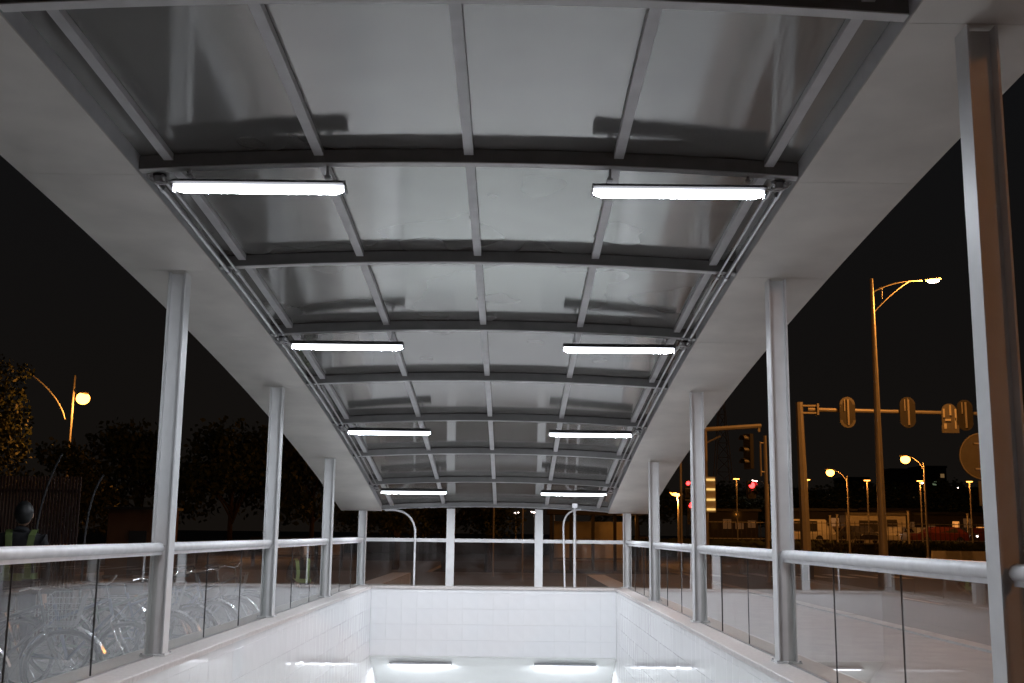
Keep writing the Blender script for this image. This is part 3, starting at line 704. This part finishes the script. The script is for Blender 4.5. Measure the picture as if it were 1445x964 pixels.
dup(trees[1], (at(630, 700, 50).x, 50, G-.12), 3.5, 'low dark tree behind the first middle end post')
dup(trees[1], (at(690, 700, 48).x, 48, G-.12), 4.5, 'low dark tree behind the middle end glazing')
dup(trees[1], (at(510, 700, 52).x, 52, G-.12), 5.5, 'low dark tree behind the far left corner post')
rt = make_tree('x', 8.5, 5.0, 4200, .5, 'leaf2', 21, .2, group='dark trees beyond the parked cars')
ub = [(900, 'behind the far right corner post'), (1015, 'behind the yellow box sign'), (1040, 'left of the pedestrian signal'), (1105, 'behind the second near right post'), (1150, 'right of the gantry pole'), (1185, 'under the left orange lamp'), (1215, 'left of the tall lamp pole'),
      (1255, 'right of the tall lamp pole'), (1290, 'under the brightest orange lamp'), (1320, 'between the white lamps'), (1350, 'left of the round sign'), (1385, 'behind the round sign'), (1425, 'hidden edge of the near right post')]
for i, (u, lb) in enumerate(ub):
    D = 118+(i*37) % 23; p = at(u, 720, D); loc = (p.x, D, G+1.0)
    if i == 0: rt.location = loc; rt['label'] = 'dark tree '+lb; rt.scale = (1, 1, .6)
    else: dup(rt, loc, i*1.7, 'dark tree in the distance '+lb).scale = (1, 1, .62+.12*math.sin(i*2.3))

# hedge in front of the terrace
hp = []
rnd = random.Random(4)
for i in range(9000): hp.append((rnd.uniform(2, 60), 87.4+rnd.uniform(-.5, .5), G+rnd.uniform(-.1, 1.15)))
hd = link('hedge', leafmesh('hedge', hp, .35, M['hedge'], 4)); tag(hd, 'long dark clipped hedge in front of the parked cars', 'hedge')

# ------------------------------------------------------------------ far buildings
def block(label, u0, u1, vt, D, seed, name='apartment_building'):
    rnd = random.Random(seed); a, b_ = at(u0, vt, D), at(u1, vt, D); t = thing(name, label, 'building', (a.x, D, G), group='apartment towers in the distance')
    W_, H2 = b_.x-a.x, a.z-G; MB().box(0, W_, 0, 14, 0, H2).build('wall', wallm, t)
    MB().box(-.3, W_+.3, -.3, 14.3, H2, H2+.8).build('roof', M['dark'], t)
    nf = int(H2/3); nw = max(3, int(W_/3))
    fr = MB().box(-.75, .75, -.06, 0, -.75, .75).mesh('window', M['dark']); frl = MB().box(-.75, .75, -.06, 0, -.75, .75).mesh('window', M['wingl']); frw = MB().box(-.75, .75, -.06, 0, -.75, .75).mesh('window', M['win2'])
    n = 0
    for f in range(nf-1, -1, -1):
        for i in range(nw):
            if n > 280: break
            n += 1; q = rnd.random(); link('window', frl if q < .09 else frw if q < .13 else fr, t, (W_*(i+.5)/nw, -.001, 1.8+3*f))
wallm = mat('tower_wall', (.07, .065, .06), .8, noise=.1, scale=.3)
block('far apartment tower left of the tall lamp pole with a few lit windows', 1192, 1226, 676, 420, 2)
block('widest far apartment tower right of the tall lamp pole', 1256, 1296, 664, 430, 5)
block('far apartment tower right of the brightest orange lamp', 1300, 1335, 660, 440, 8)
block('lower far apartment block near the round sign', 1340, 1400, 690, 450, 11)
block('low apartment block far behind the gantry pole', 1100, 1160, 700, 430, 14)

# ------------------------------------------------------------------ cars
def car(label, colour, loc, rz, van=False, lights=False):
    t = thing('parked_car', label, 'car', loc, rz, 'cars parked beyond the hedge')
    m_ = colour; hgt = 1.45 if not van else 1.95
    side = [(-2.2, .28), (-2.25, .7), (-2.1, .88), (-1.35, .95), (-.75, hgt-.08), (-.5, hgt), (.95, hgt), (1.5, hgt-.12), (2.05, .98), (2.2, .85), (2.22, .3)]
    if van: side = [(-2.2, .28), (-2.25, .8), (-2.0, 1.0), (-1.5, 1.1), (-1.0, hgt-.1), (-.8, hgt), (2.0, hgt), (2.15, hgt-.15), (2.2, .9), (2.2, .8), (2.22, .3)]
    b = MB(); n = len(side); vs = []
    for yy, ins in ((-.86, 0), (.86, 0)): vs += [(x, yy*(1 if z < 1 else .84), z) for x, z in side]
    b.add(vs, [tuple(range(n-1, -1, -1)), tuple(range(n, 2*n))]+[(i, (i+1) % n, n+(i+1) % n, n+i) for i in range(n)])
    b.build('body', m_, t)
    for sgn in (-1, 1):
        for xa, xb in ((-.72, .15), (.22, 1.25)):
            MB().add([(xa-.28 if xa < 0 else xa, sgn*.845, .98), (xb, sgn*.845, .98), (xb, sgn*.745, hgt-.14), (xa, sgn*.745, hgt-.14)], [(0, 1, 2, 3)] if sgn < 0 else [(3, 2, 1, 0)]).build('window', M['rubber'], t)
    for x in (-1.4, 1.4):
        for sgn in (-1, 1):
            MB().tube([(x, sgn*.70, .32), (x, sgn*.88, .32)], .32, 16).build('wheel', M['rubber'], t, smooth=True)
            MB().tube([(x, sgn*.881, .32), (x, sgn*.89, .32)], .2, 12).build('hubcap', M['chrome'], t, smooth=True)
    for sgn in (-1, 1):
        MB().ball((-2.2, sgn*.66, .69), .06, .13, .07).build('headlight', M['farw'] if lights else M['chrome'], t)
        MB().box(2.19, 2.25, sgn*.66-.12, sgn*.66+.12, .7, .84).build('tail_light', paint_red, t)
    return t
paint_red = paint('tail_red', (.4, .02, .02)); cols = [paint('silver_paint', (.55, .55, .55)), paint('white_paint', (.75, .75, .73)), paint('dark_paint', (.05, .05, .06)), paint('maroon_paint', (.16, .035, .02)), paint('beige_paint', (.5, .42, .3))]
cn = ['silver', 'white', 'black', 'maroon', 'beige']
spots = [(1128, 'behind the second near right post'), (1160, 'right of the gantry pole foot'), (1186, 'under the three thin posts'), (1212, 'right of the three thin posts'), (1262, 'beside the small booth'), (1300, 'under the brightest orange lamp'), (1325, 'left of the white barrier'), (1352, 'behind the white barrier'), (1380, 'beside the near right post')]
for i, (u, lb) in enumerate(spots):
    ci = [1, 0, 4, 2, 0, 1, 3, 2, 3][i]; D = 95+(i % 3)*3.0; p = at(u, 750, D)
    car('%s car parked %s' % (cn[ci], lb), cols[ci], (p.x, D, G+1.002), R([8, 85, -75, 95, 60, 88, 3, 92, -4][i]), van=(i == 0), lights=i in (2, 5, 7))  # a few headlights glow to stand for warm glints on the cars
for i, (u, lb, ci, rz, D) in enumerate([(773, 'oncoming car with two headlights between end posts', 2, 92, 170), (907, 'car with glowing lamps seen past the far right posts', 4, 70, 120)]):
    p = at(u, 750, D); car(lb, cols[ci], (p.x, D, G-.11), R(rz), lights=True)
# lit shops behind the cars, added for a band of small warm lights
def shops(label, u0, u1, D, hgt, seed):
    rnd = random.Random(seed); a, b_ = at(u0, 750, D), at(u1, 750, D); t = thing('added_shop_row', label, 'shops', (a.x, D, G+1.0), group='added low lit buildings behind the parked cars'); W_ = b_.x-a.x
    MB().box(0, W_, 0, 6, 0, hgt).build('wall', wallm, t); MB().box(-.2, W_+.2, -.8, 6.2, hgt, hgt+.25).build('roof', M['dark'], t)
    n = max(3, int(W_/1.15))
    for i in range(n):
        x = W_*(i+.5)/n; w_ = W_/n*rnd.uniform(.25, .42); z0, z1 = .9+rnd.random()*.5, 1.6+rnd.random()*.9
        MB().box(x-w_, x+w_, -.05, -.001, z0, z1).build('window', shopm[rnd.choice((0, 0, 1, 1, 2, 3, 3))], t)
    bulbs(t, W_, hgt, rnd)
def bulbs(t, W_, hgt, rnd):
    for i in range(int(W_/2)):  # small glowing bulbs added as scattered warm glints
        if rnd.random() < .6: MB().ball((W_*(i+rnd.random())/int(W_/2), -.15, hgt*rnd.uniform(.35, .95)), .08, .08, .08, 8, 6).build('glint_bulb', M[rnd.choice(('sodium', 'sodium', 'farw'))], t)
shopm = [emit('shop_light', (1, .36, .08), .55), emit('shop_light_dim', (1, .42, .14), .16), M['dark'], emit('shop_light_faint', (1, .42, .14), .05)]
shops('added low lit shops behind the cars left of the gantry pole', 1000, 1070, 112, 2.9, 3)
shops('added low lit shops behind the cars right of the gantry pole', 1118, 1205, 110, 3.0, 4)
shops('added low lit shops behind the booth', 1212, 1300, 114, 3.2, 6)
shops('added low lit shops behind the maroon car near the right post', 1306, 1410, 111, 2.8, 9)
# white barrier blocks
bl = MB(); bl.hexa([(-1.0, -.3, 0), (1.0, -.3, 0), (1.0, .3, 0), (-1.0, .3, 0), (-1.0, -.12, .7), (1.0, -.12, .7), (1.0, .12, .7), (-1.0, .12, .7)])
for u, lb in ((1334, 'left white concrete barrier block at the far kerb'), (1352, 'middle white concrete barrier block at the far kerb'), (1374, 'right white concrete barrier block at the far kerb')):
    p = at(u, 777, 84); o = link('barrier_block', bl.mesh('barrier_block', M['signw']), None, (p.x, 84, G-.12)); tag(o, lb, 'barrier', 'barrier blocks at the far kerb')
# booth and fence beyond the hedge
p = at(1238, 750, 101); t = thing('booth', 'small pale booth with dark door among the parked cars', 'booth', (p.x, 101, G+1.0))
MB().box(-2.6, 2.6, 0, 2.5, 0, 2.5).build('wall', M['signw'], t); MB().box(-2.9, 2.9, -.3, 2.8, 2.5, 2.7).build('roof', M['sign'], t)
MB().box(.9, 1.8, -.05, 0, 0, 2.1).build('door', M['dark'], t); MB().box(-1.6, .2, -.05, 0, 1, 2).build('window', M['dark'], t)
t = thing('iron_fence', 'long railing of thin bars behind the hedge', 'fence', (0, 90.5, G+1.0))
bar = MB().box(-.018, .018, -.018, .018, 0, 1.75).mesh('bar', M['dark'])
x0, x1 = at(1000, 750, 90.5).x, at(1400, 750, 90.5).x
for i in range(61): link('post', bar, t, (x0+(x1-x0)*i/60, 0, 0))
for z in (.3, 1.6): MB().box(x0, x1, .031, .07, z-.03, z+.03).build('rail', M['pole'], t)
for u, pw in ((1140, 260), (1225, 330), (1300, 380), (1370, 330), (1040, 160)):
    p = at(u, 715, 93); 
    t = thing('yard_lamp', 'low orange yard lamp over the parked cars, at %s' % {1140: 'the gantry pole', 1225: 'the booth', 1300: 'the brightest orange lamp', 1370: 'the near right post', 1040: 'the slim signal pole'}[u], 'yard lamp', (p.x, 93, G+1.0), group='yard lamps over the parked cars')
    hh = 5.2; MB().tube([(0, 0, 0), (0, 0, hh)], .06, 6).build('pole', M['pole'], t); MB().box(-.35, .35, -.12, .12, hh, hh+.08).build('lamp_head', M['dark'], t); MB().box(-.22, .22, -.1, .1, hh-.05, hh-.001).build('lamp_lens', M['sodium'], t)
    lampemit((0, 0, hh-.35), ORG, pw, .15, parent=t)
# bus shelter seen through the end glazing
p = at(832, 765, 52); t = thing('bus_shelter', 'dark roofed shelter lit orange inside beyond the end glazing', 'shelter', (p.x, 52, G-.11))
MB().box(-2.0, 2.4, -1, 1.6, 2.5, 2.75).build('roof', M['dark'], t)
MB().hexa([(-2.1, -1.1, 2.76), (2.5, -1.1, 2.76), (2.5, 1.7, 2.76), (-2.1, 1.7, 2.76), (-1.2, -.6, 3.1), (1.7, -.6, 3.1), (1.7, 1, 3.1), (-1.2, 1, 3.1)]).build('roof_cap', M['dark'], t)
for x in (-1.8, -.9, .1, 1.1, 2.1): MB().box(x-.07, x+.07, -.8, -.66, 0, 2.5).build('post', M['dark'], t)
MB().box(-1.6, 2.0, 1.3, 1.36, .5, 2.2).build('back_panel', M['signw'], t)
MB().box(-1.5, 1.9, .6, 1.0, .4, .46).build('bench', M['pole'], t)
lampemit((1.6, 0, 2.3), ORG, 10, .1, parent=t)
lampemit(tuple(at(782, 715, 58)), ORG, 70, .3).name = 'junction_point_light'  # bare orange point light in mid-air, no lamp body

# ------------------------------------------------------------------ left side: fence, kiosk, people, bicycles
t = thing('bar_fence', 'rusty upright bar fence with curved tops behind the person on the left', 'fence', (0, 15.5, G))
xa, xb = at(-60, 700, 15.5).x, at(112, 700, 15.5).x
bar = MB().box(-.012, .012, -.012, .012, 0, 1).mesh('bar', mat('rusty_paint', (.045, .018, .012), .7, noise=.4, scale=6))
zt_ = at(50, 672, 15.5).z-G; n = 38
for i in range(n): o = link('bar', bar, t, (xa+(xb-xa)*i/(n-1), 0, 0)); o.scale = (1, 1, zt_)
for z in (.25, zt_-.2): MB().box(xa, xb, .013, .04, z-.02, z+.02).build('rail', bar.materials[0], t)
for u0, u1, lb in ((48, 88, 'left'), (118, 146, 'right')):
    a, b_, c = at(u0, 775, 14.5), at(u0+6, 700, 14.5), at(u1, 640 if u0 < 100 else 670, 14.5)
    q = thing('curved_post', '%s thin post curving over at the top by the bar fence' % lb, 'post'); MB().tube([(a.x, 14.5, G)]+arc(a, b_, c, 8), .014, 6).build('post', M['housing'], q, smooth=True)
p = at(188, 765, 26); t = thing('kiosk', 'small orange brown kiosk behind the rail left of the first left post', 'kiosk', (p.x, 26, G))
ktop = at(188, 719, 26).z-G
MB().box(-.62, .62, 0, 1.3, 0, ktop).build('wall', mat('kiosk_board', (.16, .075, .03), .7, noise=.3, scale=3), t); MB().box(-.7, .7, -.08, 1.4, ktop, ktop+.06).build('roof', M['dark'], t)
MB().box(-.1, .3, -.03, 0, 0, ktop*.75).build('door', M['dark'], t)

# bicycle facing +x, wheels in the xz plane
def bicycle(label, col, basket=None):
    t = thing('bicycle', label, 'bicycle', group='bicycles parked outside the left glass')
    r_ = .33; pm = col
    for wx in (-.53, .53):
        wq = MB().ring((0, 0, 0), r_-.018, .018, (0, 1, 0), 32, 6).build('wheel', M['rubber'], t, smooth=True, loc=(wx, 0, r_))
        MB().ring((0, 0, 0), r_-.042, .009, (0, 1, 0), 32, 4).build('rim', M['chrome'], wq, smooth=True)
        b = MB()
        for i in range(18): a = i*math.pi/9; b.tube([(0, .02*(-1)**i, 0), (math.cos(a)*(r_-.045), 0, math.sin(a)*(r_-.045))], .0016, 3, cap=False)
        b.tube([(0, -.035, 0), (0, .035, 0)], .018, 8); b.build('spokes', M['chrome'], wq)
        b = MB(); a0, a1 = (.35, 2.9); vs = []; n = 14
        for i in range(n+1):
            a = a0+(a1-a0)*i/n
            for yy, rr in ((-.028, r_+.02), (0, r_+.035), (.028, r_+.02), (0, r_+.028)): vs.append((math.cos(a)*rr, yy, math.sin(a)*rr))
        b.add(vs, [(i*4+j, i*4+(j+1) % 4, (i+1)*4+(j+1) % 4, (i+1)*4+j) for i in range(n) for j in range(4)]); b.build('mudguard', M['chrome'], t, smooth=True, loc=(wx, 0, r_))
    BBk, SE, HD, H0, RW, FWh = (-.08, 0, .29), (-.22, 0, .80), (.33, 0, .86), (.36, 0, .72), (-.53, 0, .33), (.53, 0, .33)
    b = MB()
    for a, c in ((BBk, SE), (BBk, H0), ((-.19, 0, .66), HD), (H0, HD)): b.tube([a, c], .016, 8)
    for s in (-.05, .05):
        b.tube([BBk, (RW[0], s, RW[2])], .009, 6); b.tube([(-.20, 0, .68), (RW[0], s, RW[2])], .008, 6)
    b.build('frame', pm, t, smooth=True)
    b = MB()
    for s in (-.05, .05): b.tube([(.37, s, .68), (.43, s, .5), (FWh[0], s, FWh[2])], .010, 6)
    b.build('fork', M['chrome'], t, smooth=True)
    b = MB(); b.tube([(.33, 0, .84), (.30, 0, 1.0)], .013, 8); b.tube([(.18, -.29, 1.02), (.27, -.24, 1.04), (.31, -.06, 1.0), (.31, .06, 1.0), (.27, .24, 1.04), (.18, .29, 1.02)], .011, 8); b.build('handlebar', M['chrome'], t, smooth=True)
    for s in (-1, 1): MB().tube([(.10, s*.30, 1.015), (.2, s*.285, 1.02)], .017, 8).build('grip', M['rubber'], t, smooth=True)
    b = MB(); b.tube([SE, (-.25, 0, .90)], .012, 8); b.build('seat_post', M['chrome'], t, smooth=True)
    b = MB(); b.hexa([(-.40, -.09, .90), (-.05, -.02, .91), (-.05, .02, .91), (-.40, .09, .90), (-.41, -.08, .955), (-.06, -.018, .94), (-.06, .018, .94), (-.41, .08, .955)]); b.build('saddle', M['rubber'], t)
    b = MB(); b.ring((-.08, .04, .29), .085, .006, (0, 1, 0), 20, 4); b.tube([(-.08, .05, .29), (.02, .06, .16)], .009, 6); b.tube([(-.08, -.05, .29), (-.18, -.06, .42)], .009, 6); b.build('crank', M['chrome'], t)
    b = MB()
    for s in (-.06, .06): b.tube([(-.25, s, .72), (-.72, s, .72)], .006, 5); b.tube([(-.68, s, .72), (-.53, s, .34)], .005, 5)
    for i in range(4): b.tube([(-.36-.1*i, -.06, .72), (-.36-.1*i, .06, .72)], .005, 5)
    b.build('rack', M['chrome'], t)
    if basket:
        b = MB()
        if basket is wb: b.hexa([(.42, -.13, .70), (.62, -.13, .70), (.62, .13, .70), (.42, .13, .70), (.40, -.17, .95), (.68, -.17, .95), (.68, .17, .95), (.40, .17, .95)]); b.f.pop(1); b.m.pop()
        else:
            for i in range(6):
                f = i/5; X0, X1, Yh, Z = .42-.02*f, .62+.06*f, .13+.04*f, .70+.25*f
                b.tube([(X0, -Yh, Z), (X1, -Yh, Z), (X1, Yh, Z), (X0, Yh, Z), (X0, -Yh, Z)], .003, 4)
            for i in range(8):
                f = i/7
                for sg in (-1, 1): b.tube([(.42+.2*f, sg*.13, .70), (.40+.28*f, sg*.17, .95)], .0025, 4)
                b.tube([(.62, -.13+.26*f, .70), (.68, -.17+.34*f, .95)], .0025, 4); b.tube([(.42, -.13+.26*f, .70), (.62, -.13+.26*f, .70)], .0025, 4)
        b.build('basket', basket, t)
    return t
wb = mat('white_plastic', (.75, .75, .75), .4); wire = mat('wire_basket', (.2, .2, .2), .5)
bc = [mat('bike_blue', (.05, .07, .12), .35), mat('bike_black', (.03, .03, .03), .35), mat('bike_silver', (.5, .5, .5), .3), mat('bike_green', (.05, .09, .06), .35)]
bks = [('silver bicycle with a white basket nearest at the left edge', 2, wb), ('black bicycle with dark wire basket, second from the left edge', 1, wire), ('blue bicycle without basket near the first left post', 0, None), ('green bicycle with dark basket behind the first left post', 3, wire)]
made = [bicycle(l, bc[c], bk) for l, c, bk in bks]
ly = [(-4.35, 8.6, 20), (-4.0, 9.7, 12), (-3.75, 10.8, -8), (-3.75, 11.8, 10)]
for o, (x, y, a) in zip(made, ly): o.location = (x, y, G); o.rotation_euler = (R(6), 0, R(a))
more = [(2, -3.75, 12.8, -4, 'blue bicycle leaning in the middle of the row'), (2, -3.8, 13.7, 14, 'blue bicycle seen between the first two left posts'), (1, -3.75, 14.6, 5, 'black bicycle with a wire basket before the second left post'), (2, -3.8, 15.9, -10, 'last blue bicycle of the row beyond the second left post'),
        (3, -5.2, 9.2, 30, 'green bicycle in the rear row at the left edge'), (0, -5.3, 11.3, 160, 'silver bicycle with white basket turned round in the rear row')]
for i, x, y, a, lb in more:
    q = dup(made[i], (x, y, G), R(a), lb); q.rotation_euler = (R(5), 0, R(a))

# people
def person(label, joints, edges, radii, loc, rz, cat='person'):
    pass
skin = mat('skin', (.38, .22, .15), .5); cloth = mat('dark_clothes', (.006, .006, .008), .85, noise=.3, scale=20); hair = mat('black_hair', (.01, .01, .01), .5)
vest_shaded = mat('lime_fabric_shaded', (.09, .13, .035), .6, noise=.1, scale=10); vest_lit = mat('lime_fabric_lit', (.50, .68, .22), .6, noise=.1, scale=10); band = mat('silver_band', (.7, .7, .72), .3)  # one lime vest: darkened copy for shade, brighter copy for the lit figure
def figure(label, sit, loc, rz):
    t = thing('person', label, 'person', loc, rz)
    # joints: x right, y back of the figure is -y ; faces -y towards camera side by rotation
    if not sit:
        J = [(0, 0, .98), (0, .0, 1.15), (0, .01, 1.36), (0, 0, 1.46), (0, -.01, 1.52), (-.09, 0, .93), (-.11, -.01, .50), (-.12, .02, .09), (-.13, -.12, .04), (.09, 0, .93), (.11, -.03, .50), (.13, .0, .09), (.14, -.14, .04),
             (-.19, 0, 1.40), (-.24, .02, 1.13), (-.23, -.06, .88), (.19, 0, 1.40), (.25, .02, 1.14), (.24, -.08, .90)]
        hz = 1.63
    else:
        J = [(0, 0, .50), (0, -.02, .68), (0, -.05, .88), (0, -.07, .98), (0, -.09, 1.03), (-.10, 0, .48), (-.15, -.42, .50), (-.15, -.40, .09), (-.16, -.54, .04), (.10, 0, .48), (.16, -.42, .50), (.17, -.42, .09), (.18, -.56, .04),
             (-.19, -.06, .92), (-.25, -.10, .67), (-.16, -.32, .60), (.19, -.06, .92), (.26, -.12, .68), (.15, -.33, .60)]
        hz = 1.14
    E = [(0, 1), (1, 2), (2, 3), (3, 4), (0, 5), (5, 6), (6, 7), (7, 8), (0, 9), (9, 10), (10, 11), (11, 12), (2, 13), (13, 14), (14, 15), (2, 16), (16, 17), (17, 18)]
    RD = [.14, .125, .145, .065, .052, .10, .065, .042, .038, .10, .065, .042, .038, .066, .048, .034, .066, .048, .034]
    me = bpy.data.meshes.new('body'); me.from_pydata(J, E, []); me.materials.append(cloth); o = link('body', me, t)
    md = o.modifiers.new('skin', 'SKIN'); md.use_smooth_shade = True
    for i, s_ in enumerate(me.skin_vertices[0].data): s_.radius = (RD[i], RD[i]*(.78 if i < 3 else 1)); s_.use_root = (i == 0)
    o.modifiers.new('sub', 'SUBSURF').levels = 1; o.modifiers['sub'].render_levels = 2
    hy = J[4][1]-.015
    b = MB(); b.ball((0, hy, hz), .075, .095, .115, 16, 12); b.ball((0, hy-.097, hz-.012), .012, .018, .02, 8, 6); b.tube([(-.022, hy-.088, hz-.05), (.022, hy-.088, hz-.05)], .006, 6)
    for s in (-1, 1): b.ball((s*.076, hy, hz-.005), .012, .02, .03, 8, 6); b.ball((s*.03, hy-.083, hz+.012), .011, .008, .006, 8, 6)
    b.build('head', skin, t, smooth=True)
    b = MB(); b.ball((0, hy+.022, hz+.018), .088, .10, .118, 16, 10); b.build('hair', hair, t, smooth=True)
    for s, j in ((-1, 15), (1, 18)):
        w0 = Vector(J[j]); e0 = Vector(J[j-1]); d = (w0-e0).normalized(); b = MB()
        sd = Vector((0, 1, 0)).cross(d).normalized() if abs(d.y) < .9 else Vector((1, 0, 0)); f_ = d.cross(sd)
        pts = [w0+d*.02, w0+d*.10]; b.tube(pts, .03, 8, r1=.036)
        for k in range(4):
            r0 = w0+d*.10+f_*((k-1.5)*.019); ln = (.062, .075, .07, .055)[k]; b.tube([r0, r0+d*ln*.5, r0+d*ln*.9-sd*s*.02], .009, 6, r1=.007)
        r0 = w0+d*.05-f_*.03; b.tube([r0, r0+d*.03-f_*.025, r0+d*.065-f_*.028], .011, 6, r1=.008)
        b.build('hand', skin, t, smooth=True)
    # vest: straps over the shoulders and a belt, standing a little proud of the body
    sh, wz = (1.43, 1.03) if not sit else (.96, .62); oy = 0 if not sit else -.05
    for s in (-1, 1):
        b = MB()
        for yy in (-1, 1):
            y0 = oy+yy*.05; pts = [(s*.115, oy, sh+.055), (s*.105, y0+yy*.055, sh), (s*.085, y0+yy*.085, sh-.2), (s*.10, y0+yy*.09, wz)]
            for a, c in zip(pts[:-1], pts[1:]):
                b.hexa([(a[0]-.03, a[1]-.006, a[2]), (a[0]+.03, a[1]-.006, a[2]), (a[0]+.03, a[1]+.006, a[2]), (a[0]-.03, a[1]+.006, a[2]), (c[0]-.03, c[1]-.006, c[2]), (c[0]+.03, c[1]-.006, c[2]), (c[0]+.03, c[1]+.006, c[2]), (c[0]-.03, c[1]+.006, c[2])])
        b.build('vest_strap', vest_lit if sit else vest_shaded, t)
    b = MB(); n = 20; vs = []
    for i in range(n):
        a = 2*math.pi*i/n
        for rr, zz in ((1, wz-.03), (1.05, wz-.03), (1.05, wz+.04), (1, wz+.04)): vs.append((math.cos(a)*.165*rr, oy*.4+math.sin(a)*.135*rr, zz))
    b.add(vs, [(i*4+j, ((i+1) % n)*4+j, ((i+1) % n)*4+(j+1) % 4, i*4+(j+1) % 4) for i in range(n) for j in range(4)]); b.build('vest_belt', vest_lit if sit else vest_shaded, t)
    return t
p = at(32, 745, 11); figure('person in dark clothes with lime vest straps standing behind the rail at the left edge', False, (p.x, 11, G), R(195))
p = at(434, 800, 21); figure('person in dark clothes with lime vest straps sitting low beside the third left post', True, (p.x, 20.4, G), R(20))
t = thing('stool', 'low dark stool under the sitting person on the left', 'stool', (p.x, 20.45, G))
MB().box(-.17, .17, -.15, .17, .32, .36).build('seat', M['dark'], t)
for a in (-.14, .14):
    for c in (-.12, .14): MB().box(a-.014, a+.014, c-.014, c+.014, 0, .32).build('leg', M['dark'], t)
